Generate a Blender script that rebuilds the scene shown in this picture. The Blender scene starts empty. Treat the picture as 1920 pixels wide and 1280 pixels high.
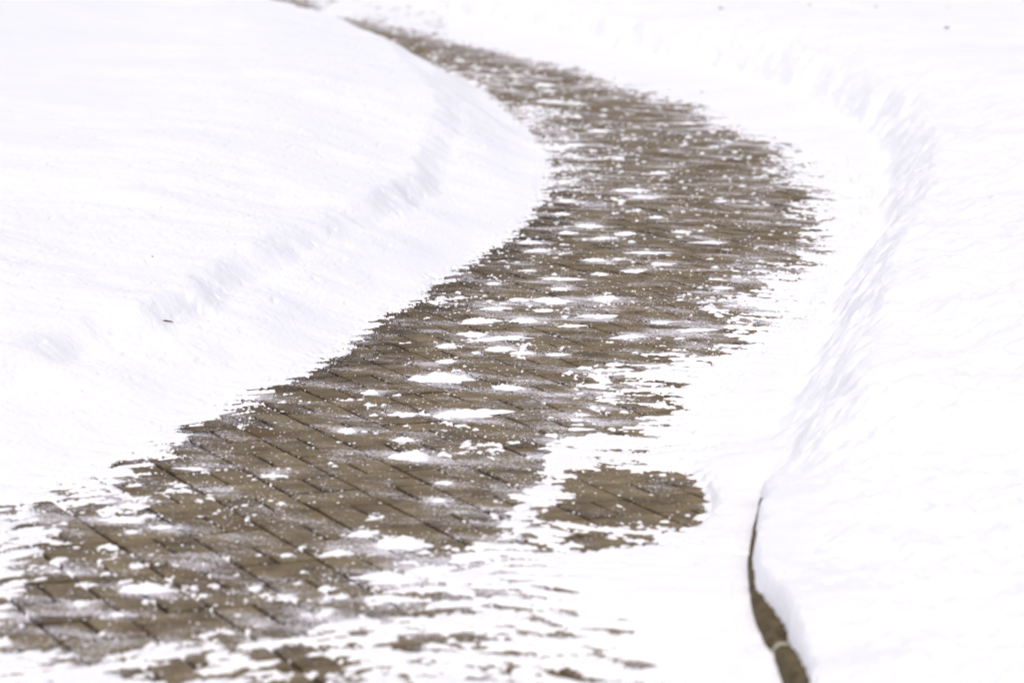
import bpy, math, random
import numpy as np
from math import radians

S = bpy.context.scene
# ------------------------------------------------------------------ camera
H = 1.75                      # eye height
F = 6390.0                    # focal length in photo pixels (1920 wide)
HORIZON = -320.0              # where the horizon would be, above the frame
TH = math.atan((640 - HORIZON) / F)
cam_d = bpy.data.cameras.new('camera')
cam = bpy.data.objects.new('camera', cam_d)
S.collection.objects.link(cam)
S.camera = cam
cam.location = (0, 0, H)
cam.rotation_euler = (math.pi / 2 - TH, 0, 0)
cam_d.sensor_width = 36
cam_d.lens = 36 * F / 1920
cam_d.clip_end = 2000
cam_d.dof.use_dof = True
cam_d.dof.focus_distance = 11.6
cam_d.dof.aperture_fstop = 4.0
cam_d.dof.aperture_blades = 0

# ------------------------------------------------------------------ light
SUN_EL, SUN_AZ = 62.0, -170.0          # overcast: a wide soft sun high behind the camera
w = bpy.data.worlds.new('World')
S.world = w
w.use_nodes = True
nt = w.node_tree
bg = nt.nodes['Background']
sky = nt.nodes.new('ShaderNodeTexSky')
sky.sky_type = 'NISHITA'
sky.sun_disc = False
sky.sun_elevation = radians(SUN_EL)
sky.sun_rotation = radians(SUN_AZ)
sky.air_density = 0.8
sky.dust_density = 4.0
sky.ozone_density = 1.0
nt.links.new(sky.outputs[0], bg.inputs[0])
bg.inputs[1].default_value = 0.12
sd = bpy.data.lights.new('sun', 'SUN')
sd.energy = 0.9
sd.angle = radians(80)
sd.color = (1.0, 0.93, 0.84)
so = bpy.data.objects.new('sun', sd)
S.collection.objects.link(so)
az, el = radians(SUN_AZ), radians(SUN_EL)
from mathutils import Vector
sv = Vector((math.sin(az) * math.cos(el), math.cos(az) * math.cos(el), math.sin(el)))
so.rotation_euler = sv.to_track_quat('Z', 'Y').to_euler()
S.view_settings.view_transform = 'Standard'
S.view_settings.look = 'None'
S.view_settings.gamma = 1
S.view_settings.exposure = 0.47

rng = np.random.default_rng(7)
random.seed(7)
C = S.collection


def tag(o, label=None, cat=None, group=None, kind=None):
    if label: o['label'] = label
    if cat: o['category'] = cat
    if group: o['group'] = group
    if kind: o['kind'] = kind
    return o


# ------------------------------------------------------------------ helpers
def p2w(px, py, z=0.0):
    """photo pixel -> point of the horizontal plane at height z"""
    a, b = (px - 960) / F, -(py - 640) / F
    dx, dy, dz = a, math.cos(TH) + b * math.sin(TH), -math.sin(TH) + b * math.cos(TH)
    t = (z - H) / dz
    return dx * t, dy * t


def mpp(px, py):
    """metres per photo pixel on the ground, across and in depth"""
    x0, y0 = p2w(px, py)
    x1, _ = p2w(px + 1, py)
    _, y1 = p2w(px, py - 1)
    return x1 - x0, y1 - y0


_G = np.array([(math.cos(a), math.sin(a)) for a in np.linspace(0, 2 * math.pi, 32, endpoint=False)])


def perlin(x, y, seed=0):
    r = np.random.default_rng(seed)
    perm = r.permutation(1024)
    xi = np.floor(x).astype(np.int64); yi = np.floor(y).astype(np.int64)
    xf = x - xi; yf = y - yi
    u = xf * xf * xf * (xf * (xf * 6 - 15) + 10)
    v = yf * yf * yf * (yf * (yf * 6 - 15) + 10)

    def g(ix, iy, fx, fy):
        h = perm[(perm[ix & 1023] + iy) & 1023] & 31
        return _G[h, 0] * fx + _G[h, 1] * fy
    a = g(xi, yi, xf, yf); b = g(xi + 1, yi, xf - 1, yf)
    c = g(xi, yi + 1, xf, yf - 1); d = g(xi + 1, yi + 1, xf - 1, yf - 1)
    return (a + (b - a) * u) * (1 - v) + (c + (d - c) * u) * v


def fbm(x, y, seed=0, octv=4, gain=0.5, lac=2.03):
    s = 0; a = 1.0; n = 0
    for i in range(octv):
        s = s + a * perlin(x * lac ** i + 13.7 * i, y * lac ** i - 7.3 * i, seed + i)
        n += a * a; a *= gain
    return s / math.sqrt(n) * 1.9          # roughly unit-ish range -1..1


def sstep(a, b, x):
    t = np.clip((x - a) / (b - a), 0, 1)
    return t * t * (3 - 2 * t)


def smooth_line(pts, sub=6):
    p = np.array([pts[0]] + list(pts) + [pts[-1]], float)
    out = []
    for i in range(1, len(p) - 2):
        for k in range(sub):
            t = k / sub
            out.append(0.5 * ((2 * p[i]) + (-p[i - 1] + p[i + 1]) * t + (2 * p[i - 1] - 5 * p[i] + 4 * p[i + 1] - p[i + 2]) * t * t
                              + (-p[i - 1] + 3 * p[i] - 3 * p[i + 1] + p[i + 2]) * t ** 3))
    out.append(p[-2])
    return np.array(out)


def sdist(X, Y, line):
    """distance to an open line drawn from near to far; positive on its right-hand side"""
    best = np.full(X.shape, 1e9); sg = np.zeros(X.shape)
    for (ax, ay), (bx, by) in zip(line[:-1], line[1:]):
        dx, dy = bx - ax, by - ay
        L = dx * dx + dy * dy
        if L < 1e-9: continue
        t = np.clip(((X - ax) * dx + (Y - ay) * dy) / L, 0, 1)
        ex, ey = X - ax - t * dx, Y - ay - t * dy
        d = ex * ex + ey * ey
        s = dy * (X - ax) - dx * (Y - ay)
        m = d < best - 1e-12
        best = np.where(m, d, best); sg = np.where(m, s, sg)
    return np.sqrt(best) * np.sign(sg)


# ------------------------------------------------------------------ plan of the place
# left edge of the bare paving = foot of the left bank (near -> far)
LEFT = [(-1.45, -40), (-1.4, 0), (-1.42, 6.0), (-1.40, 7.6)] + \
       [p2w(*q) for q in [(-90, 965), (0, 930), (80, 900), (174, 869), (242, 830), (325, 790), (412, 746), (515, 712), (600, 668), (680, 610),
                          (760, 560), (830, 518), (900, 472), (955, 432), (995, 385), (1008, 330), (995, 275), (945, 222)]] + \
       [(-0.26, 23.2), (-0.64, 25.5), (-1.38, 29.0), (-2.35, 33.5), (-3.7, 38.5), (-5.9, 46.0), (-12, 60), (-40, 120), (-160, 420)]
# right foot of the trough (near -> far)
RFOOT = [(9, 3.4), (4.0, 3.8), (1.7, 4.5), (1.0, 5.3)] + \
        [p2w(*q) for q in [(1545, 1450), (1500, 1360), (1466, 1300), (1443, 1252), (1424, 1205), (1413, 1150), (1411, 1090), (1424, 1020), (1440, 950), (1462, 860), (1480, 780),
                           (1505, 700), (1550, 600), (1600, 505), (1648, 400), (1650, 320), (1608, 250), (1505, 192), (1385, 150), (1185, 108), (1000, 66), (800, 20)]] + \
        [(-1.9, 38.0), (-3.1, 42.5), (-4.9, 48.0), (-10, 61), (-38, 122), (-158, 423)]
# right edge of the bare paving (near -> far)
RBARE = [(-3.0, 4.0), (-1.6, 7.6)] + \
        [p2w(*q) for q in [(120, 1195), (330, 1180), (520, 1155), (640, 1160), (800, 1150), (925, 1115), (965, 1060), (1040, 1010), (1080, 950), (1085, 900), (1105, 865), (1150, 825),
                           (1175, 775), (1195, 725), (1275, 672), (1355, 645), (1415, 600), (1440, 545), (1490, 490), (1522, 430), (1530, 375), (1502, 325),
                           (1478, 288), (1420, 258), (1365, 238), (1325, 212), (1250, 188), (1150, 156), (1100, 138), (1000, 114), (900, 90), (780, 64), (680, 40)]] + \
        [(-2.2, 35.5), (-3.6, 40.0), (-5.6, 47.0), (-11, 60), (-39, 121), (-159, 421)]
LL, RF, RB = smooth_line(LEFT), smooth_line(RFOOT), smooth_line(RBARE)

# grid lines (denser near the paving, sparse towards the horizon)
fx = np.arange(-2.05, 2.45, 0.0046)
def spread(start, sign, lim, g=1.045, s0=0.0046):
    o = []; x = start; s = s0
    while abs(x) < lim:
        s *= g; x += sign * s; o.append(x)
    return o
xs = np.array(sorted(spread(fx[0], -1, 260)) + list(fx) + spread(fx[-1], 1, 260))
yl = [5.0]
while yl[-1] < 46: yl.append(yl[-1] + max(0.0045, 1.25e-4 * yl[-1] ** 2))
ya = []
y_, s_ = 5.0, 0.01
while y_ > -60: s_ *= 1.12; y_ -= s_; ya.append(y_)
yb = []
y_, s_ = yl[-1], 0.26
while y_ < 420: s_ *= 1.09; y_ += s_; yb.append(y_)
ys = np.array(sorted(ya) + yl + yb)
NX, NY = len(xs), len(ys)
print('grid', NX, NY, NX * NY)


def coarse(line, k=5):
    cx = np.unique(np.concatenate([xs[::k], xs[-1:]])); cy = np.unique(np.concatenate([ys[::k], ys[-1:]]))
    A, B = np.meshgrid(cx, cy)
    D = sdist(A, B, line)
    ix = np.clip(np.searchsorted(cx, xs) - 1, 0, len(cx) - 2); tx = (xs - cx[ix]) / (cx[ix + 1] - cx[ix])
    D = D[:, ix] * (1 - tx) + D[:, ix + 1] * tx
    iy = np.clip(np.searchsorted(cy, ys) - 1, 0, len(cy) - 2); ty = ((ys - cy[iy]) / (cy[iy + 1] - cy[iy]))[:, None]
    return D[iy, :] * (1 - ty) + D[iy + 1, :] * ty


X, Y = np.meshgrid(xs, ys)
dl = -coarse(LL)            # >0 : in the left bank
dr = coarse(RF)             # >0 : in the right bank
db = coarse(RB)             # >0 : right of the bare paving

# patches traced on the ground: (x, y, half width, half depth) in photo pixels + strength
PATCH = [
    (1065, 845, 42, 22, .50), (1050, 885, 40, 22, .55), (1020, 925, 42, 24, .62), (985, 975, 42, 28, .48), (965, 1010, 30, 20, .3),
    (1160, 920, 92, 38, -1.12), (1250, 945, 80, 50, -1.12), (1200, 900, 90, 14, -.7), (1085, 958, 60, 18, -.7), (1292, 935, 34, 36, -.9), (1285, 985, 30, 16, -.7), (1180, 1022, 140, 20, -.5), (1250, 720, 110, 36, -.30), (1170, 800, 90, 34, -.34), (1440, 440, 70, 70, -.10), (1120, 975, 60, 22, -.55), (1250, 895, 60, 10, -.4), (1090, 1010, 50, 14, -.25),
    (1240, 772, 48, 8, -.75), (1320, 655, 60, 10, -.3), (1270, 1082, 30, 6, -.5), (1180, 1080, 30, 6, -.2),
    (560, 1240, 95, 30, -.62), (300, 1270, 90, 16, -.55), (750, 1212, 55, 12, -.35), (1330, 1254, 60, 9, -.5), (900, 1250, 80, 12, -.15),
    (60, 1128, 50, 10, -.4), (95, 1100, 40, 12, -.2), (170, 1215, 60, 12, -.2), (1030, 1265, 40, 10, -.3),
    (800, 1172, 210, 16, .6), (250, 1222, 200, 14, .3), (130, 1000, 160, 60, .12), (60, 1170, 120, 30, .12), (330, 900, 90, 40, .12), (30, 1060, 60, 35, .16), (80, 1000, 90, 30, .10), (200, 930, 60, 30, .28), (330, 850, 50, 24, .14), (150, 1060, 60, 40, .16),
    (490, 950, 45, 55, .22), (690, 985, 48, 26, .36), (750, 1020, 48, 24, .30), (900, 1042, 70, 22, .42), (800, 1080, 90, 20, .34), (725, 1125, 50, 20, .30),
    (450, 1110, 110, 14, .22), (620, 1130, 60, 10, .15), (400, 1165, 90, 14, .12), (350, 1060, 100, 40, .05),
    (860, 840, 60, 18, .26), (1010, 760, 90, 35, .16), (1120, 780, 70, 40, .24), (900, 770, 60, 12, .2), (830, 705, 70, 14, .26),
    (960, 640, 90, 16, .1), (1010, 565, 80, 20, .2), (1150, 560, 60, 16, .2), (1120, 700, 80, 26, .2), (1200, 600, 90, 30, .08),
    (1110, 595, 60, 12, .16), (1290, 560, 60, 30, .06), (1330, 580, 60, 30, .1), (1400, 500, 60, 60, .16),
    (1020, 262, 60, 40, .25), (635, 22, 34, 12, 1.6), (1000, 210, 70, 30, .26), (900, 150, 70, 24, .2), (1100, 300, 80, 40, .22), (1060, 330, 60, 30, .15), (1200, 380, 90, 30, .12),
    (1260, 240, 70, 16, .12), (1350, 380, 80, 14, .16), (1330, 350, 80, 26, .1), (860, 118, 60, 14, .16), (980, 150, 60, 12, .1),
    (1485, 368, 26, 10, -.55), (1300, 200, 45, 7, -.35), (1420, 290, 30, 10, -.3), (1470, 440, 40, 12, -.35), (1460, 485, 40, 12, -.35),
    (1400, 540, 50, 14, -.3), (1370, 640, 40, 8, -.3), (1240, 440, 80, 20, -.06), (1160, 535, 30, 20, -.1),
    (640, 700, 60, 30, -.10), (760, 600, 60, 30, -.10), (900, 500, 50, 20, -.10), (560, 1000, 60, 40, -.22), (800, 960, 60, 30, -.12), (600, 900, 40, 25, -.15),
    (700, 870, 60, 20, -.12), (820, 1000, 40, 20, -.2),
]

# path-side coordinates for the shovel marks
mid = 0.5 * (dl * -1 - dr)                                   # rough half width
tl = (-dl) / np.maximum(-dl - dr, 0.3)                       # 0 at left foot .. 1 at right foot
tl = np.clip(tl, 0, 1)
wx = X + 0.05 * fbm(X * 3, Y * 1.5, 91, 2)
arc = 0.58 * np.sin((tl - 0.12) * math.pi * 0.95) * 1.0       # marks bow away from the camera mid path
wy = Y - arc * (0.9 + 0.25 * perlin(X * 0, Y * 0.4, 5)) + 0.05 * fbm(X * 2.5, Y * 2.5, 92, 2)

n_big = fbm(X * 2.6, Y * 1.7, 11, 3)
n_str = fbm(wx * 5.0, wy * 14.5, 21, 5, 0.70)
n_fin = fbm(wx * 26.0, wy * 30.0, 31, 3, 0.65)
n_iso = fbm(X * 13, Y * 11, 41, 4, 0.6)
nearz = sstep(9.6, 8.2, Y)
edge = np.maximum(sstep(-0.45, 0.0, dl), sstep(-0.30, 0.15, db))
noise = 0.32 * n_big + (0.13 + 0.66 * edge + 0.25 * nearz * (1 - edge)) * n_str + 0.32 * n_fin + (0.50 - 0.2 * edge) * n_iso

cov = -0.60 + 0 * X
near = sstep(11.0, 8.5, Y)
cov += 1.65 * sstep(-0.10 - 0.22 * near, 0.03 + 0.04 * near, dl + (0.03 + 0.02 * near) * n_str)
wr = 0.40 * (1 - 0.55 * sstep(16, 24, Y))
cov += 1.45 * sstep(-wr * 0.8, wr * 1.1, db + 0.07 * n_str) - 0.12 * sstep(24, 29, Y)
far = sstep(14, 22, Y)
cov += 0.10 * far
pat = 0 * X
for (px, py, rx, ry, a) in PATCH:
    cx, cy = p2w(px, py); mx, my = mpp(px, py)
    rx *= mx; ry *= my
    ix = (xs > cx - 3.2 * rx) & (xs < cx + 3.2 * rx); iy = (ys > cy - 3.2 * ry) & (ys < cy + 3.2 * ry)
    if not ix.any() or not iy.any(): continue
    i0, i1 = np.where(ix)[0][[0, -1]]; j0, j1 = np.where(iy)[0][[0, -1]]
    gx = ((xs[i0:i1 + 1] - cx) / rx) ** 2; gy = ((ys[j0:j1 + 1] - cy) / ry) ** 2
    pat[j0:j1 + 1, i0:i1 + 1] += a * np.exp(-(gx[None, :] + gy[:, None]) ** 1.3)
cov += 1.15 * pat
# low ground at the bottom of the frame, past the swept part, is trodden and mottled
low = sstep(7.62, 7.46, Y + 0.05 * n_big) * sstep(0.55, 0.15, X) + 0.8 * sstep(0, 0.1, db) * sstep(-0.45, -0.65, X) * sstep(7.46, 7.62, Y)
cov -= 0.66 * low

h0 = 0.040 * (cov + noise * 0.95)
thin = np.where(h0 > 0, 0.0065 * np.tanh(h0 / 0.0065), np.maximum(h0, -0.02))
solid = sstep(0.5, 1.3, cov)
thin = thin + solid * (0.008 + (0.006 * n_big + 0.003 * n_str + 0.001 * n_iso) * sstep(0.25, 0.0, dl) * sstep(0.3, 0.0, dr))

# trough skirts: the thin snow thickens towards both banks
skr = sstep(-0.60, 0.0, dr) * sstep(-0.05, 0.30, db)
thin = thin + skr * 0.035 * (1 + 0.35 * n_big) * sstep(0.15, 0.75, cov + 0.15 * n_str)

# left bank : a low apron, a little step, then the mound
uu = dl + 0.05 * fbm(X * 1.3, Y * 1.1, 61, 3) + 0.008 * fbm(X * 5, Y * 4, 66, 2)
farL = sstep(16.0, 21.0, Y)
hl = 0.11 * sstep(-0.02, 0.50, uu) ** 0.9 + (0.085 - 0.03 * farL) * sstep(0.40, 0.58, uu) + 0.13 * sstep(0.50, 1.5, uu) \
     + 0.10 * sstep(0.0, 0.45, uu) * farL + 0.16 * sstep(2.0, 4.2, dl)
amp = sstep(0.0, 0.4, dl)
rough = fbm(X * 6, Y * 6, 71, 4, 0.6)
hl = hl + amp * (0.0035 * rough + 0.012 * fbm(X * 1.6, Y * 1.6, 75, 3)) * sstep(3.5, 1.6, dl) + amp * 0.03 * fbm(X * .35, Y * .22, 77, 3)
gr = fbm(X * 1.1, Y * 0.35, 79, 3)
hl = hl + sstep(1.6, 3.0, dl) * 0.018 * gr
pock = np.maximum(fbm(X * 16, Y * 9, 181, 3) - 0.55, 0) + 0.6 * np.maximum(fbm(X * 34, Y * 20, 183, 2) - 0.6, 0)
hl = hl - sstep(0.05, 0.3, dl) * sstep(2.4, 1.2, dl) * 0.012 * pock

# right bank : steep lumpy face, then the open field
vv = dr + 0.05 * fbm(X * 1.5, Y * 1.1, 81, 3) + 0.02 * fbm(X * 7, Y * 5, 84, 3)
groove = fbm((dr * 1.5 + X) * 1.5, (Y - dr * 2.2) * 5.0, 86, 4, 0.6)
hr = 0.20 * sstep(-0.03, 0.30, vv) + 0.10 * sstep(0.05, 1.1, vv)
hr = hr - 0.034 * np.exp(-((vv - 0.03) / 0.06) ** 2) * sstep(-0.04, 0.0, dr) * sstep(9.6, 11.0, Y)
face = sstep(-0.02, 0.12, dr) * sstep(1.1, 0.45, dr)
hr = hr + face * (0.007 * groove + 0.006 * fbm(X * 7, Y * 6, 87, 4, 0.6)) \
     + sstep(0.1, 0.6, dr) * (0.012 * fbm(X * 2.5, Y * 2, 88, 4) + 0.03 * fbm(X * .3, Y * .25, 89, 3))
chunk = np.maximum(fbm(X * 3.2, Y * 2.6, 95, 3) - 0.15, 0) * sstep(13.5, 11.0, Y) * sstep(0.05, 0.3, dr) * sstep(2.2, 0.9, dr)
hr = hr + 0.035 * chunk

# near the camera the right bank sits on a stone kerb whose face shows
K0, K1 = 8.8, 8.15
kz = sstep(K0 + 0.25, K1, Y + 0.10 * fbm(X * 6, Y * 7, 97, 2))
jag = 0.009 * fbm(X * 9, Y * 8, 98, 5, 0.72) + 0.008 * fbm(X * 3, Y * 3, 99, 2) - 0.014
front = sstep(-0.022, -0.004, dr + jag - 0.006 * sstep(8.3, 8.0, Y) - 0.024 * sstep(7.45, 7.05, Y))
hk = (0.088 + 0.016 * sstep(-0.02, 0.03, dr + jag) + 0.035 * sstep(0.0, 0.25, dr) + 0.05 * sstep(0.1, 0.7, dr) + 0.10 * sstep(0.5, 1.6, dr)) * front + 0.004 * (1 - front)
hk = hk + sstep(0.05, 0.25, dr) * (0.012 * fbm(X * 7, Y * 6, 87, 4, 0.6) + 0.035 * chunk)
hr = hr * (1 - kz) + hk * kz

Zl = np.where(dl > -0.02, hl, 0)
Zr = np.where(dr > -0.05, hr, 0)
Z = thin + Zl * sstep(-0.02, 0.02, dl) + Zr * sstep(-0.05, 0.0, dr) * (1 - kz) + Zr * kz
micro = 0.0012 * fbm(X * 45, Y * 40, 101, 2)
Z = Z + micro * sstep(30, 10, Y) * (Z > 0.002)

# ------------------------------------------------------------------ materials
def mat(name):
    m = bpy.data.materials.new(name); m.use_nodes = True
    return m, m.node_tree, m.node_tree.nodes['Principled BSDF']


def snow_mat(name, bump=0.35):
    m, t, b = mat(name)
    b.inputs['Roughness'].default_value = 0.65
    b.inputs['Specular IOR Level'].default_value = 0.25
    tc = t.nodes.new('ShaderNodeNewGeometry')
    n1 = t.nodes.new('ShaderNodeTexNoise'); n1.inputs['Scale'].default_value = 1.3; n1.inputs['Detail'].default_value = 5
    t.links.new(tc.outputs['Position'], n1.inputs['Vector'])
    r = t.nodes.new('ShaderNodeValToRGB')
    r.color_ramp.elements[0].position = 0.3; r.color_ramp.elements[0].color = (0.87, 0.87, 0.885, 1)
    r.color_ramp.elements[1].position = 0.7; r.color_ramp.elements[1].color = (0.92, 0.912, 0.905, 1)
    t.links.new(n1.outputs['Fac'], r.inputs['Fac'])
    t.links.new(r.outputs['Color'], b.inputs['Base Color'])
    n2 = t.nodes.new('ShaderNodeTexNoise'); n2.inputs['Scale'].default_value = 60; n2.inputs['Detail'].default_value = 6; n2.inputs['Roughness'].default_value = 0.65
    t.links.new(tc.outputs['Position'], n2.inputs['Vector'])
    bp = t.nodes.new('ShaderNodeBump'); bp.inputs['Strength'].default_value = bump; bp.inputs['Distance'].default_value = 0.012
    t.links.new(n2.outputs['Fac'], bp.inputs['Height'])
    t.links.new(bp.outputs['Normal'], b.inputs['Normal'])
    return m


M_snow = snow_mat('snow')
M_thin = snow_mat('thin_snow', 0.25)


def stone_mat():
    m, t, b = mat('paver_stone')
    b.inputs['Roughness'].default_value = 0.8
    b.inputs['Specular IOR Level'].default_value = 0.25
    g = t.nodes.new('ShaderNodeNewGeometry')
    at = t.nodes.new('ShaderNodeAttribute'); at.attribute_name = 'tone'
    du = t.nodes.new('ShaderNodeAttribute'); du.attribute_name = 'dust'

    def noise(sc, det, ro, vec=None):
        n = t.nodes.new('ShaderNodeTexNoise'); n.inputs['Scale'].default_value = sc; n.inputs['Detail'].default_value = det; n.inputs['Roughness'].default_value = ro
        t.links.new(vec or g.outputs['Position'], n.inputs['Vector']); return n.outputs['Fac']

    def math_(op, a, b_, clamp=False):
        n = t.nodes.new('ShaderNodeMath'); n.operation = op; n.use_clamp = clamp
        for i, v in enumerate((a, b_)):
            if isinstance(v, (int, float)): n.inputs[i].default_value = v
            else: t.links.new(v, n.inputs[i])
        return n.outputs[0]
    # stone colour : taupe with brown stains and gritty grain
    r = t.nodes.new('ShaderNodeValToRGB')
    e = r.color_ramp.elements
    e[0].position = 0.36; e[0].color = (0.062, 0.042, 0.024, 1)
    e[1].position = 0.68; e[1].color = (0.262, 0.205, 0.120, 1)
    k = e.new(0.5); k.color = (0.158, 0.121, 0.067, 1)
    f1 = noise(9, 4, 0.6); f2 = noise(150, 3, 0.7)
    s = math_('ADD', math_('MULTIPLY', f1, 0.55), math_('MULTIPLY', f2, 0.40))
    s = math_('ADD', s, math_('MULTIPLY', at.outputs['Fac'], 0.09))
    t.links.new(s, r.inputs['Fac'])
    # rusty stains
    st = noise(3.1, 3, 0.5)
    sm = math_('MULTIPLY', math_('SUBTRACT', st, 0.58, True), 5.0, True)
    mx = t.nodes.new('ShaderNodeMix'); mx.data_type = 'RGBA'
    t.links.new(sm, mx.inputs['Factor']); t.links.new(r.outputs['Color'], mx.inputs['A']); mx.inputs['B'].default_value = (0.115, 0.072, 0.036, 1)
    # powder snow caught in the rough stone
    mr = t.nodes.new('ShaderNodeMapping'); mr.inputs['Rotation'].default_value = (0, 0, 0.5)
    t.links.new(g.outputs['Position'], mr.inputs['Vector'])
    mp = t.nodes.new('ShaderNodeMapping'); mp.inputs['Scale'].default_value = (0.75, 1.35, 1.0)
    t.links.new(mr.outputs['Vector'], mp.inputs['Vector'])
    pw = noise(120, 4, 0.8, mp.outputs['Vector'])
    pb = noise(4.5, 5, 0.62, mp.outputs['Vector'])
    thr = math_('ADD', math_('MULTIPLY', pb, 1.05), math_('MULTIPLY', du.outputs['Fac'], 0.26))
    v = math_('SUBTRACT', math_('ADD', math_('MULTIPLY', pw, 1.15), thr), 1.262)
    v = math_('MULTIPLY', v, 8.0, True)
    v = math_('MULTIPLY', v, 0.78)
    vo = t.nodes.new('ShaderNodeTexVoronoi'); vo.inputs['Scale'].default_value = 75
    t.links.new(g.outputs['Position'], vo.inputs['Vector'])
    sx = t.nodes.new('ShaderNodeSeparateColor'); t.links.new(vo.outputs['Color'], sx.inputs[0])
    sp = math_('LESS_THAN', vo.outputs['Distance'], math_('MULTIPLY', math_('MULTIPLY', sx.outputs[0], sx.outputs[1]), math_('ADD', math_('MULTIPLY', pb, 0.9), -0.12)))
    v = math_('MAXIMUM', v, math_('MULTIPLY', sp, 0.9))
    m2 = t.nodes.new('ShaderNodeMix'); m2.data_type = 'RGBA'
    t.links.new(v, m2.inputs['Factor']); t.links.new(mx.outputs['Result'], m2.inputs['A']); m2.inputs['B'].default_value = (0.82, 0.795, 0.83, 1)
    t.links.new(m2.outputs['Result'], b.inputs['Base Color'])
    bp = t.nodes.new('ShaderNodeBump'); bp.inputs['Strength'].default_value = 0.6; bp.inputs['Distance'].default_value = 0.003
    t.links.new(math_('ADD', f2, math_('MULTIPLY', v, 0.5)), bp.inputs['Height'])
    t.links.new(bp.outputs['Normal'], b.inputs['Normal'])
    return m


def plain(name, c0, c1, scale, rough=0.85, bump=0.5, dist=0.004):
    m, t, b = mat(name)
    b.inputs['Roughness'].default_value = rough
    b.inputs['Specular IOR Level'].default_value = 0.2
    g = t.nodes.new('ShaderNodeNewGeometry')
    n = t.nodes.new('ShaderNodeTexNoise'); n.inputs['Scale'].default_value = scale; n.inputs['Detail'].default_value = 6; n.inputs['Roughness'].default_value = 0.65
    t.links.new(g.outputs['Position'], n.inputs['Vector'])
    r = t.nodes.new('ShaderNodeValToRGB')
    r.color_ramp.elements[0].position = 0.35; r.color_ramp.elements[0].color = (*c0, 1)
    r.color_ramp.elements[1].position = 0.65; r.color_ramp.elements[1].color = (*c1, 1)
    t.links.new(n.outputs['Fac'], r.inputs['Fac']); t.links.new(r.outputs['Color'], b.inputs['Base Color'])
    bp = t.nodes.new('ShaderNodeBump'); bp.inputs['Strength'].default_value = bump; bp.inputs['Distance'].default_value = dist
    t.links.new(n.outputs['Fac'], bp.inputs['Height']); t.links.new(bp.outputs['Normal'], b.inputs['Normal'])
    return m


M_stone = stone_mat()
M_bed = plain('joint_sand', (0.010, 0.007, 0.004), (0.034, 0.022, 0.012), 40)
M_kerb = plain('kerb_stone', (0.050, 0.037, 0.017), (0.145, 0.112, 0.058), 22, dist=0.01)
M_mortar = plain('mortar', (0.35, 0.33, 0.27), (0.48, 0.46, 0.40), 60)
M_twig = plain('twig_bark', (0.050, 0.022, 0.014), (0.16, 0.07, 0.045), 90)
M_faint = plain('frosted_bark', (0.34, 0.33, 0.36), (0.5, 0.49, 0.52), 90)
M_chip = plain('bark_chip', (0.05, 0.04, 0.05), (0.13, 0.11, 0.11), 90)


def mesh_obj(name, verts, faces, m, smooth=True, parent=None):
    me = bpy.data.meshes.new(name)
    verts = np.asarray(verts, dtype=np.float32); faces = np.asarray(faces, dtype=np.int32)
    me.vertices.add(len(verts)); me.vertices.foreach_set('co', verts.ravel())
    k = faces.shape[1]
    me.loops.add(faces.size); me.loops.foreach_set('vertex_index', faces.ravel())
    me.polygons.add(len(faces))
    me.polygons.foreach_set('loop_start', np.arange(0, faces.size, k, dtype=np.int32))
    me.polygons.foreach_set('loop_total', np.full(len(faces), k, dtype=np.int32))
    me.polygons.foreach_set('use_smooth', np.full(len(faces), smooth, dtype=bool))
    me.update(calc_edges=True)
    me.materials.append(m)
    o = bpy.data.objects.new(name, me); C.objects.link(o)
    if parent: o.parent = parent
    return o


# ------------------------------------------------------------------ snow cover, cut into its three bodies
V = np.stack([X, Y, Z], -1).reshape(-1, 3)
idx = np.arange(NX * NY).reshape(NY, NX)
Q = np.stack([idx[:-1, :-1], idx[:-1, 1:], idx[1:, 1:], idx[1:, :-1]], -1).reshape(-1, 4)
cdl = (0.25 * (dl[:-1, :-1] + dl[:-1, 1:] + dl[1:, 1:] + dl[1:, :-1])).ravel()
cdr = (0.25 * (dr[:-1, :-1] + dr[:-1, 1:] + dr[1:, 1:] + dr[1:, :-1])).ravel()
zmax = np.maximum.reduce([Z[:-1, :-1], Z[:-1, 1:], Z[1:, 1:], Z[1:, :-1]]).ravel()
isR = (cdr > 0)
isL = (cdl > 0) & ~isR
isP = ~isR & ~isL & (zmax > -0.002)


def cut(name, mask, m):
    q = Q[mask]
    used, inv = np.unique(q, return_inverse=True)
    return mesh_obj(name, V[used], inv.reshape(-1, 4), m)


tag(cut('snow_bank', isL, M_snow), 'smooth low snow bank with a broad apron on the left of the path', kind='structure')
tag(cut('snow_bank', isR, M_snow), 'steep lumpy cut snow bank on the right of the curving path', kind='structure')
tag(cut('patchy_snow', isP, M_thin), 'thin patchy snow left on the shovelled paving', 'snow', kind='stuff')

# a height look-up for things lying on the snow
def zat(x, y):
    i = min(max(np.searchsorted(xs, x) - 1, 0), NX - 2); j = min(max(np.searchsorted(ys, y) - 1, 0), NY - 2)
    tx = (x - xs[i]) / (xs[i + 1] - xs[i]); ty = (y - ys[j]) / (ys[j + 1] - ys[j])
    return float((Z[j, i] * (1 - tx) + Z[j, i + 1] * tx) * (1 - ty) + (Z[j + 1, i] * (1 - tx) + Z[j + 1, i + 1] * tx) * ty)


def on_snow(px, py):
    """ground point seen at a pixel, on top of the banks"""
    z = 0.0
    for _ in range(12):
        x, y = p2w(px, py, z)
        z = 0.5 * z + 0.5 * zat(x, y)
    return x, y, z


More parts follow.
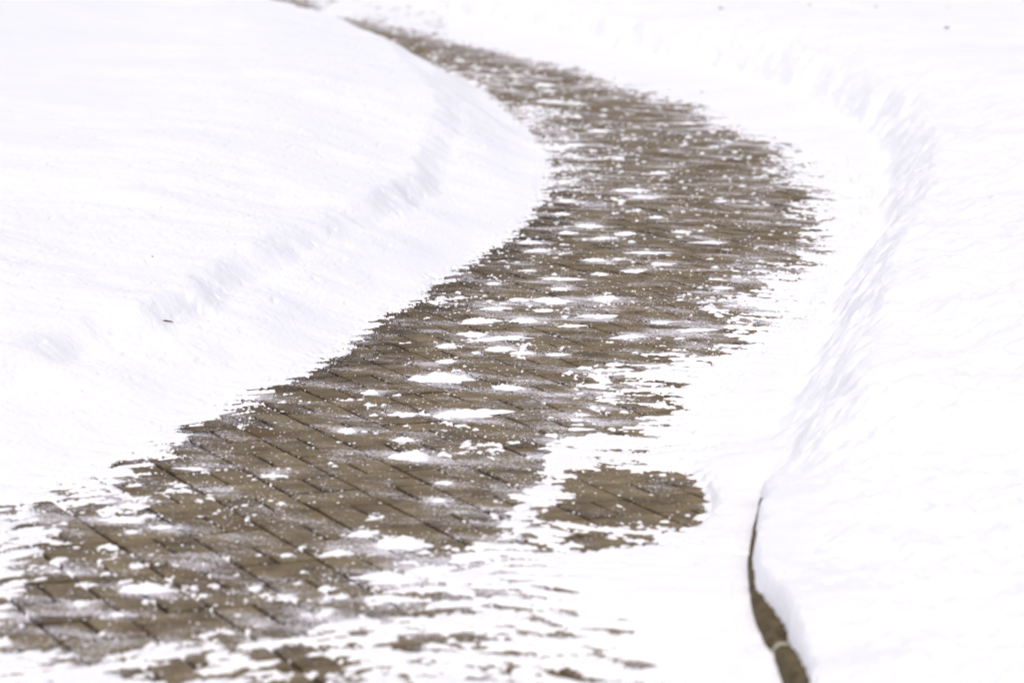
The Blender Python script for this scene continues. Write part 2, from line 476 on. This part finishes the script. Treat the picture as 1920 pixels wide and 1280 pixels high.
# (x, y, width in photo pixels, height factor)
CL = [(1053, 402, 30, 1), (1100, 425, 45, 1), (1062, 437, 30, 1.2), (1175, 439, 42, 1.1), (1133, 448, 35, 1), (990, 455, 38, 1.1), (1002, 471, 28, 1), (1118, 489, 30, 1.3),
      (1160, 486, 28, .5), (1207, 475, 45, .6), (1123, 515, 26, 1.8), (1040, 524, 44, .8), (988, 508, 25, .8), (923, 532, 30, 1), (1050, 542, 32, .8), (1030, 566, 62, 1.3),
      (973, 562, 42, .7), (1140, 561, 52, 1.2), (927, 580, 42, .8), (1023, 583, 36, .9), (903, 603, 55, 1.1), (988, 603, 36, 1.5), (883, 628, 46, 1.1), (1067, 612, 28, 1.2),
      (1117, 594, 60, .4), (950, 633, 60, .4), (1187, 508, 40, .6), (840, 649, 40, 1), (937, 655, 50, 1), (983, 662, 42, .8), (1237, 495, 40, .6), (840, 678, 40, 1.1),
      (835, 710, 84, 1.3), (698, 738, 31, 2.2), (1047, 665, 36, .7), (947, 726, 38, 1.3), (1123, 710, 28, 1.2), (868, 778, 78, 1.2), (753, 778, 45, 1.1), (1183, 631, 35, 1),
      (1240, 605, 30, 1), (653, 809, 40, 1.6), (756, 825, 36, 1.5), (778, 857, 70, 1.6), (835, 906, 28, 1.2), (820, 938, 26, 1.4), (681, 1003, 42, 1.8), (750, 1020, 70, 1.1),
      (794, 1036, 20, 1.2), (739, 1088, 84, 1.2), (809, 1071, 72, 1), (726, 1123, 56, 1.1), (888, 1047, 60, 1.2), (506, 893, 26, 1.4), (630, 1039, 52, 1.3), (536, 1041, 30, 1.2),
      (270, 1105, 72, .9), (150, 1133, 24, 1.8), (221, 1153, 28, 1.2), (244, 997, 28, 1), (306, 987, 30, 1), (277, 966, 28, .9), (228, 975, 60, .8), (247, 947, 42, .8),
      (172, 1097, 20, 1.4), (367, 879, 36, .7), (1237, 325, 28, 1.3), (1177, 358, 36, 1.1), (1339, 276, 18, 1.3), (1353, 378, 25, 1.1), (1290, 232, 25, 1.1), (1492, 382, 18, 1.4),
      (1200, 371, 30, 1), (1233, 408, 28, 1), (963, 143, 18, 1.5), (1010, 144, 14, 1.7), (1022, 161, 30, 1), (1040, 192, 26, 1.2), (1108, 162, 18, 1.7), (1083, 195, 18, 1.4),
      (1083, 220, 20, 1.4), (1120, 247, 26, 1.3), (1080, 273, 28, 1.3), (1047, 277, 38, 1), (1057, 343, 36, 1), (1060, 377, 32, 1), (1033, 172, 18, 1.5), (927, 133, 16, 1.8),
      (853, 138, 22, 1.4), (883, 155, 25, 1.3), (862, 115, 14, 1.7), (988, 137, 12, 1.7), (1280, 435, 30, .9), (1335, 455, 34, .8), (1352, 540, 34, .8), (1300, 620, 40, .8)]

# ------------------------------------------------------------------ paving : basket-weave pavers, 20 cm modules
P = 0.2
vdir = np.array([0.386, -0.9225]); udir = np.array([0.9225, 0.386])
ox, oy = p2w(740, 911)
org = np.array([ox, oy]) - 0.5 * P * udir
pv, pf, tone, dust = [], [], [], []


def sd_pt(x, y, line):
    return float(sdist(np.array([x]), np.array([y]), line)[0])


A_, B_ = np.meshgrid(np.arange(-160, 60), np.arange(-260, 60), indexing='ij')
cxy = org + ((A_ + .5) * P)[..., None] * udir + ((B_ + .5) * P)[..., None] * vdir
sl = -sdist(cxy[..., 0], cxy[..., 1], LL); sr = sdist(cxy[..., 0], cxy[..., 1], RF)
keep = (sl < 0.16) & (sr < -0.04) & (cxy[..., 1] > 4.5) & (cxy[..., 1] < 46)
r_ = random.Random(3)
# shape of one paver : chamfered block, 3x3 top
def brick(c, ud, vd, lu, lv):
    """c centre, half sizes lu lv along ud vd"""
    global pv, pf
    b0 = len(pv)
    ch = 0.0035; jit = [r_.uniform(-.0012, .0012) for _ in range(4)]
    lift = r_.gauss(0, .0009); tu = r_.gauss(0, .006); tv = r_.gauss(0, .006)
    nu = 4; nv = 4
    tz = r_.random()
    top = []
    a_, c_ = lu - ch * 1.3, lv - ch * 1.3
    us = [-lu, -a_, -a_ / 3, a_ / 3, a_, lu]; vs_ = [-lv, -c_, -c_ / 3, c_ / 3, c_, lv]
    for i, u in enumerate(us):
        for j, v in enumerate(vs_):
            ed = (i in (0, 5)) or (j in (0, 5))
            uu_ = u + jit[0] * (1 if i == 0 else 0) + jit[1] * (1 if i == 5 else 0)
            vv_ = v + jit[2] * (1 if j == 0 else 0) + jit[3] * (1 if j == 5 else 0)
            p = c + ud * uu_ + vd * vv_
            z = lift + tu * u + tv * v - (ch if ed else 0)
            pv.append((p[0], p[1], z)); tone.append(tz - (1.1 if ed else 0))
    for i in range(5):
        for j in range(5):
            a = b0 + i * 6 + j
            pf.append((a, a + 6, a + 7, a + 1))
    # skirt
    ring = [0, 6, 12, 18, 24, 30, 31, 32, 33, 34, 35, 29, 23, 17, 11, 5, 4, 3, 2, 1]
    s0 = len(pv)
    for k in ring:
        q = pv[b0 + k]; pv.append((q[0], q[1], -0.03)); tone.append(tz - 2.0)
    for k in range(20):
        k2 = (k + 1) % 20
        pf.append((b0 + ring[k], s0 + k, s0 + k2, b0 + ring[k2]))


G_ = 0.0046
for a in range(A_.shape[0]):
    for b in range(A_.shape[1]):
        if not keep[a, b]: continue
        c = cxy[a, b]
        if (A_[a, b] + B_[a, b]) % 2 == 0:      # pair laid along vdir
            for s in (-1, 1):
                brick(c + udir * s * P / 4, udir, vdir, P / 4 - G_ / 1.0, P / 2 - G_)
        else:
            for s in (-1, 1):
                brick(c + vdir * s * P / 4, udir, vdir, P / 2 - G_, P / 4 - G_ * 0.8)
pvA = np.array(pv)
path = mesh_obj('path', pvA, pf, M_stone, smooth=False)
tag(path, 'curving path of taupe basket-weave concrete pavers', kind='structure')
tone = np.array(tone) - 1.3 * sstep(-0.42, -0.02, -sdist(pvA[:, 0], pvA[:, 1], LL)) * sstep(22, 15, pvA[:, 1])      # damp stone along the left bank
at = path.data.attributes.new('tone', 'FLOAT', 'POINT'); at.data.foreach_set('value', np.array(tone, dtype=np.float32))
# powder density follows the traced patches
def patch_at(x, y):
    s = np.zeros(len(x))
    for (px, py, rx, ry, a) in PATCH:
        cx, cy = p2w(px, py); mx, my = mpp(px, py)
        g = ((x - cx) / (rx * mx * 1.25)) ** 2 + ((y - cy) / (ry * my * 1.25)) ** 2
        s += a * np.exp(-g)
    return s
pd = patch_at(pvA[:, 0], pvA[:, 1])
halo = np.zeros(len(pvA))
for (px, py, wd, hf) in CL:
    hx, hy = p2w(px, py); hs = wd * mpp(px, py)[0]
    halo = np.maximum(halo, np.exp(-(((pvA[:, 0] - hx) / (hs * 0.95)) ** 2 + ((pvA[:, 1] - hy) / (hs * 1.1)) ** 2)))
e2 = np.maximum(sstep(-0.5, 0.0, -sdist(pvA[:, 0], pvA[:, 1], LL)) * 0.2, sstep(-0.5, 0.1, sdist(pvA[:, 0], pvA[:, 1], RB)))
dv = np.clip(0.26 + 0.75 * halo + 0.8 * pd + 0.45 * e2 - 0.25 * sstep(7.8, 7.4, pvA[:, 1]) + 0.12 * sstep(11, 20, pvA[:, 1]), 0, 1.2)
at = path.data.attributes.new('dust', 'FLOAT', 'POINT'); at.data.foreach_set('value', dv.astype(np.float32))
print('pavers', len(pf) // 45)

# sand bed / soil below everything
bx = [-260, -30, -6, 6, 30, 260]; by = [-60, -10, 4, 20, 48, 420]
bv = [(x, y, -0.018) for y in by for x in bx]
bf = [(j * 6 + i, j * 6 + i + 1, (j + 1) * 6 + i + 1, (j + 1) * 6 + i) for j in range(5) for i in range(5)]
tag(mesh_obj('ground', bv, bf, M_bed, smooth=False), 'dark sandy ground under the pavers and the snow', kind='structure')

# ------------------------------------------------------------------ kerb stones under the right bank
kl = smooth_line(RFOOT, 24)
kl = kl[(kl[:, 1] > 5.2) & (kl[:, 1] < 8.72)]
seg = np.r_[0, np.cumsum(np.hypot(*np.diff(kl, axis=0).T))]
# arc position of the joint seen at pixel (1453, 1262)
jx, jy = p2w(1455, 1275)
j0 = seg[np.argmin((kl[:, 0] - jx) ** 2 + (kl[:, 1] - jy) ** 2)]


def at_s(s):
    x = np.interp(s, seg, kl[:, 0]); y = np.interp(s, seg, kl[:, 1])
    x2 = np.interp(s + .01, seg, kl[:, 0]); y2 = np.interp(s + .01, seg, kl[:, 1])
    t = np.array([x2 - x, y2 - y]); t /= max(np.hypot(*t), 1e-6)
    return np.array([x, y]), np.array([t[1], -t[0]])        # point, outward (into bank) normal


def kerb_piece(name, s0, s1, m, ztop=0.085, inset=0.0, zlow=-0.02):
    # cross-section, from the face foot over a rounded arris to the back
    prof = [(-0.014 + inset, zlow), (-0.012 + inset, ztop * .5), (-0.010 + inset, ztop - .016), (-0.003 + inset, ztop - .005), (0.008, ztop), (0.075, ztop - inset), (0.085, ztop - .012), (0.085, zlow)]
    n = 14; vs, fs = [], []
    for i in range(n + 1):
        s = s0 + (s1 - s0) * i / n
        p, q = at_s(s)
        for k, (o_, z) in enumerate(prof):
            w_ = 0.0012 * math.sin(s * 17 + k * 1.7) + 0.0008 * math.sin(s * 41 + k * 3.1)
            if inset: w_ = 0
            e = 0.006 if (i in (0, n) and not inset and k > 0) else 0
            pt = p + q * (o_ + w_ + (e if k < 4 else 0))
            vs.append((pt[0], pt[1], z + (w_ if 0 < k < 7 else 0) - (e if 3 <= k < 6 else 0)))
    k = len(prof)
    for i in range(n):
        for j in range(k - 1):
            fs.append((i * k + j, (i + 1) * k + j, (i + 1) * k + j + 1, i * k + j + 1))
        fs.append((i * k + k - 1, (i + 1) * k + k - 1, (i + 1) * k, i * k))
    for c_ in (0, n):
        b = c_ * k
        fs += [(b, b + 1, b + 6, b + 7), (b + 1, b + 2, b + 5, b + 6), (b + 2, b + 3, b + 4, b + 5)]
    return mesh_obj(name, vs, fs, m)


Lk = 0.98
klabels = {0: 'brown stone kerb block under the snow overhang, beyond the pale mortar joint',
           -1: 'brown stone kerb block at the bottom edge, nearer than the pale mortar joint',
           1: 'kerb block farthest up the path, nearly buried under the right bank'}
for i in (-1, 0, 1):
    a, b = j0 + i * Lk + 0.008, j0 + (i + 1) * Lk - 0.008
    a = max(a, 0.0); b = min(b, seg[-1] - 0.02)
    if b - a < 0.15: continue
    k_ = kerb_piece('kerb_stone', a, b, M_kerb)
    tag(k_, klabels[i], 'kerb stone', 'kerb stones along the right bank')
jt = kerb_piece('mortar_joint', j0 - 0.0078, j0 + 0.0078, M_mortar, ztop=0.080, inset=0.003)
tag(jt, 'pale mortar joint between two brown kerb blocks', 'mortar joint')

# ------------------------------------------------------------------ snow clumps
def clump_mesh(seed, asp=1.0, ragged=0.35, ridge=0.0):
    r = np.random.default_rng(seed)
    n = 30; m = 44
    ph = np.linspace(0, 2 * math.pi, m, endpoint=False)
    out = np.ones(m)
    for k in range(1, 9):
        out += ragged / k ** 0.7 * 0.55 * np.cos(k * ph + r.uniform(0, 6.28)) * r.uniform(.4, 1)
    out = np.clip(out, .35, 2.0)
    rr = np.linspace(0, 1, n)
    vs = []; off = r.uniform(0, 50, 2)
    for i in range(1, n):
        for j in range(m):
            x = rr[i] * out[j] * math.cos(ph[j]) * 0.5 * asp; y = rr[i] * out[j] * math.sin(ph[j]) * 0.5
            vs.append((x, y, 0))
    vs = np.array([(0, 0, 0)] + vs)
    rad = np.r_[0, np.repeat(rr[1:], m)]
    nz = fbm(vs[:, 0] * 4 + off[0], vs[:, 1] * 4 + off[1], seed, 4, .6)
    body = np.clip(1 - rad ** 2.2, 0, 1) ** 0.8
    peak = 0.6 * np.exp(-((vs[:, 0] - r.uniform(-.12, .12)) ** 2 + (vs[:, 1] - r.uniform(-.12, .12)) ** 2) / 0.035)
    z = body * (0.09 + 0.075 * nz + 0.09 * peak)
    if ridge:
        z += ridge * np.exp(-((vs[:, 1] + 0.9 * vs[:, 0] ** 2 - .05) / .13) ** 2) * body
    z = np.maximum(z, 0.003) - 0.02 * rad ** 6
    vs[:, 2] = z
    fs = []
    for i in range(n - 2):
        for j in range(m):
            j2 = (j + 1) % m
            a = 1 + i * m
            fs.append((a + j, a + m + j, a + m + j2, a + j2))
    for j in range(0, m, 2):
        fs.append((0, 1 + j, 1 + (j + 1) % m, 1 + (j + 2) % m))
    me_o = mesh_obj('snow_clump', vs, fs, M_thin)
    return me_o


protos = [clump_mesh(200 + i, asp=[1.0, 1.25, 1.5, 1.1][i % 4], ragged=[.55, .7, .85, .65][i % 4]) for i in range(14)]
ridgep = clump_mesh(300, asp=1.6, ragged=.3, ridge=.12)
recs = []
for i, (px, py, wd, hf) in enumerate(CL):
    x, y = p2w(px, py)
    size = wd * mpp(px, py)[0]
    src = ridgep if (px, py) in ((750, 1020), (270, 1105)) else protos[(i * 5 + 3) % len(protos)]
    recs.append([px, py, x, y, size, hf, src])


def zone(r):
    py = r[1]
    z = ('foreground' if py > 1000 else 'near middle' if py > 780 else 'sharp middle stretch' if py > 560 else 'outer bend' if py > 380 else 'far bend' if py > 225 else 'far blurred stretch')
    d1, d2 = -sd_pt(r[2], r[3], LL) * -1, -sd_pt(r[2], r[3], RB)
    f = d1 / max(d1 + d2, .2)
    l = 'left side' if f < .34 else 'right side' if f > .66 else 'centre'
    return z, l


cells = {}
for r in recs:
    cells.setdefault(zone(r), []).append(r)
ordn = ['nearest', 'second nearest', 'third nearest', 'fourth nearest', 'fifth nearest', 'sixth nearest', 'seventh nearest', 'eighth nearest', 'ninth nearest',
        'tenth nearest', 'eleventh nearest', 'twelfth nearest', 'thirteenth nearest', 'fourteenth nearest', 'fifteenth nearest', 'sixteenth nearest']
used_proto = set()
for (z, l), rs in cells.items():
    rs.sort(key=lambda r: -r[1])
    for k, (px, py, x, y, size, hf, src) in enumerate(rs):
        if src.name in used_proto:
            o = src.copy(); C.objects.link(o)
        else:
            used_proto.add(src.name); o = src
        o.location = (x, y, max(zat(x, y), 0) * 0.5 + 0.0005)
        asp_y = 0.95 + 0.35 * r_.random()
        o.scale = (size, size * asp_y, size * 0.72 * hf)
        o.rotation_euler = (0, 0, r_.uniform(-.35, .35) + (math.pi if r_.random() < .5 else 0))
        sw = 'large' if size > .115 else 'small' if size < .062 else 'medium'
        st = 'peaked' if hf > 1.35 else 'flat' if hf < .75 else 'crumbly'
        if len(rs) > 1:
            lab = '%s %s snow clump, %s one on the %s of the %s' % (sw, st, ordn[k], l, z)
        else:
            lab = '%s %s snow clump alone on the %s of the %s' % (sw, st, l, z)
        tag(o, lab, 'snow clump', 'clumps of snow scattered on the pavers')

# ------------------------------------------------------------------ loose crumbs of snow, too many to count
ph_ = (1 + 5 ** .5) / 2
ico = np.array([(-1, ph_, 0), (1, ph_, 0), (-1, -ph_, 0), (1, -ph_, 0), (0, -1, ph_), (0, 1, ph_), (0, -1, -ph_), (0, 1, -ph_), (ph_, 0, -1), (ph_, 0, 1), (-ph_, 0, -1), (-ph_, 0, 1)]) / 1.902
icf = np.array([(0, 11, 5), (0, 5, 1), (0, 1, 7), (0, 7, 10), (0, 10, 11), (1, 5, 9), (5, 11, 4), (11, 10, 2), (10, 7, 6), (7, 1, 8), (3, 9, 4), (3, 4, 2), (3, 2, 6), (3, 6, 8), (3, 8, 9), (4, 9, 5), (2, 4, 11), (6, 2, 10), (8, 6, 7), (9, 8, 1)])
N = 17000
cxs = rng.uniform(-1.6, 1.8, N * 6); u = rng.uniform(1 / 38., 1 / 6.8, N * 6); cys = 1 / u
near_cl = np.array([(r[2], r[3], r[4]) for r in recs])
d1 = -sdist(cxs, cys, LL); d2 = sdist(cxs, cys, RF)
pa = patch_at(cxs, cys)
clus = fbm(cxs * 2.2, cys * 1.6, 401, 3)
prob = np.clip(0.10 + 0.34 * clus + 0.45 * pa, 0.015, 1) * (d1 < -0.03) * (d2 < -0.10)
sel = np.where(rng.random(N * 6) < prob)[0][:N]
cxs, cys = cxs[sel], cys[sel]
# extra crumbs round every clump
for (x, y, s) in near_cl:
    k = 26
    cxs = np.r_[cxs, x + rng.normal(0, s * .75, k)]; cys = np.r_[cys, y + rng.normal(0, s * .85, k)]
sz = np.clip(rng.lognormal(math.log(0.0016), 0.60, len(cxs)), 0.0008, 0.009) * np.clip(cys / 11.0, .9, 2.2) ** .5
# bigger crumbs that show in the far stretch
N2 = 5200
fx2 = rng.uniform(-2.4, 2.0, N2); fy2 = 1 / rng.uniform(1 / 36., 1 / 12.5, N2)
ok2 = (-sdist(fx2, fy2, LL) < -0.03) & (sdist(fx2, fy2, RB) < 0.05) & (rng.random(N2) < np.clip(0.22 + 0.5 * fbm(fx2 * 1.6, fy2 * .9, 402, 3) + 0.2 * sstep(14, 20, fy2), 0, 1))
fx2, fy2 = fx2[ok2], fy2[ok2]
cxs = np.r_[cxs, fx2]; cys = np.r_[cys, fy2]
sz = np.r_[sz, np.clip(rng.lognormal(math.log(0.0075), 0.6, len(fx2)), 0.003, 0.016) * np.clip(fy2 / 18, .6, 1.5)]
d1 = -sdist(cxs, cys, LL)
ok = d1 < -0.01
cxs, cys, sz = cxs[ok], cys[ok], sz[ok]
n = len(cxs)
ji = rng.uniform(.7, 1.3, (n, 12, 3))
zb = np.array([max(zat(a, b), 0) for a, b in zip(cxs, cys)])
vv3 = ico[None] * ji * sz[:, None, None] * np.stack([rng.uniform(.8, 1.6, n), rng.uniform(.8, 1.4, n), rng.uniform(.4, .75, n)], -1)[:, None, :]
vv3[..., 0] += cxs[:, None]; vv3[..., 1] += cys[:, None]; vv3[..., 2] += (zb + sz * .35)[:, None]
ff = icf[None] + (np.arange(n) * 12)[:, None, None]
tag(mesh_obj('snow_crumbs', vv3.reshape(-1, 3), ff.reshape(-1, 3), M_thin), 'countless loose crumbs of snow strewn over the pavers', 'snow', kind='stuff')
print('crumbs', n)

# ------------------------------------------------------------------ small litter on the snow
def twig(px0, py0, px1, py1, rad, label):
    x0, y0, z0 = on_snow(px0, py0); x1, y1, z1 = on_snow(px1, py1)
    a = np.array([x0, y0, z0 + rad]); b = np.array([x1, y1, z1 + rad * 1.4])
    d = b - a; L = np.linalg.norm(d); d /= L
    s = np.cross(d, (0, 0, 1)); s /= np.linalg.norm(s); t = np.cross(s, d)
    vs, fs = [], []
    n, m = 10, 8
    for i in range(n + 1):
        f = i / n
        c = a + d * L * f + t * (0.10 * rad * math.sin(f * 9) + 0.6 * rad * math.sin(f * 3.1)) + s * rad * .5 * math.sin(f * 5)
        r = rad * (1 - .45 * f) * (1.25 if i in (3, 7) else 1) * (0.3 if i in (0, n) else 1)
        for j in range(m):
            q = 2 * math.pi * j / m
            vs.append(c + s * r * math.cos(q) + t * r * math.sin(q))
    for i in range(n):
        for j in range(m):
            fs.append((i * m + j, i * m + (j + 1) % m, (i + 1) * m + (j + 1) % m, (i + 1) * m + j))
    o = mesh_obj('twig', vs, fs, M_twig)
    return tag(o, label, 'twig')


twig(306, 602, 326, 605.5, 0.0022, 'short reddish brown twig lying on the apron of the left snow bank')


def chip(px, py, wpx, label, cat='bark chip', name='bark_chip'):
    x, y, z = on_snow(px, py)
    s = wpx * H / ((py - HORIZON) * 1.0) * .5
    r = random.Random(int(px * 7 + py))
    vs = [];
    for k, (zz, q) in enumerate(((-.25, .7), (0.1, 1.0), (.45, .75))):
        for j in range(8):
            a = 2 * math.pi * j / 8
            rr_ = q * r.uniform(.75, 1.2)
            vs.append((x + s * rr_ * math.cos(a), y + s * 1.3 * rr_ * math.sin(a), z + s * zz + s * .2 * r.uniform(-1, 1)))
    vs.append((x, y, z + s * .6))
    fs = []
    for i in range(2):
        for j in range(8):
            fs.append((i * 8 + j, i * 8 + (j + 1) % 8, (i + 1) * 8 + (j + 1) % 8, (i + 1) * 8 + j))
    for j in range(0, 8, 2):
        fs.append((16 + j, 16 + j + 1, 16 + (j + 2) % 8, 24))
    o = mesh_obj(name, vs, fs, M_faint if 'faint' in label or 'grey' in label else M_chip)
    return tag(o, label, cat, 'bits of bark on the snow')


chip(286, 481, 3.5, 'tiny dark bark chip on the mound of the left snow bank')
chip(1775, 54, 9, 'darkest bark chip on the snowfield at the top right')
chip(1352, 17, 9, 'grey bark chip on the snowfield, leftmost of the row near the top')
chip(1518, 10, 6, 'faint bark chip near the top edge, second from the left of the row')
chip(1642, 14, 7, 'faint bark chip near the top edge, third from the left of the row')
chip(1776, 18, 6, 'faint bark chip near the top edge, above the darkest one')
chip(1316, 174, 6, 'small bark chip on the white apron beside the far right edge of the paving')
chip(1131, 575, 3, 'tiny black bark chip on the pavers beside a big snow clump')
chip(1594, 398, 4, 'tiny bark chip on the snow just inside the right bank')
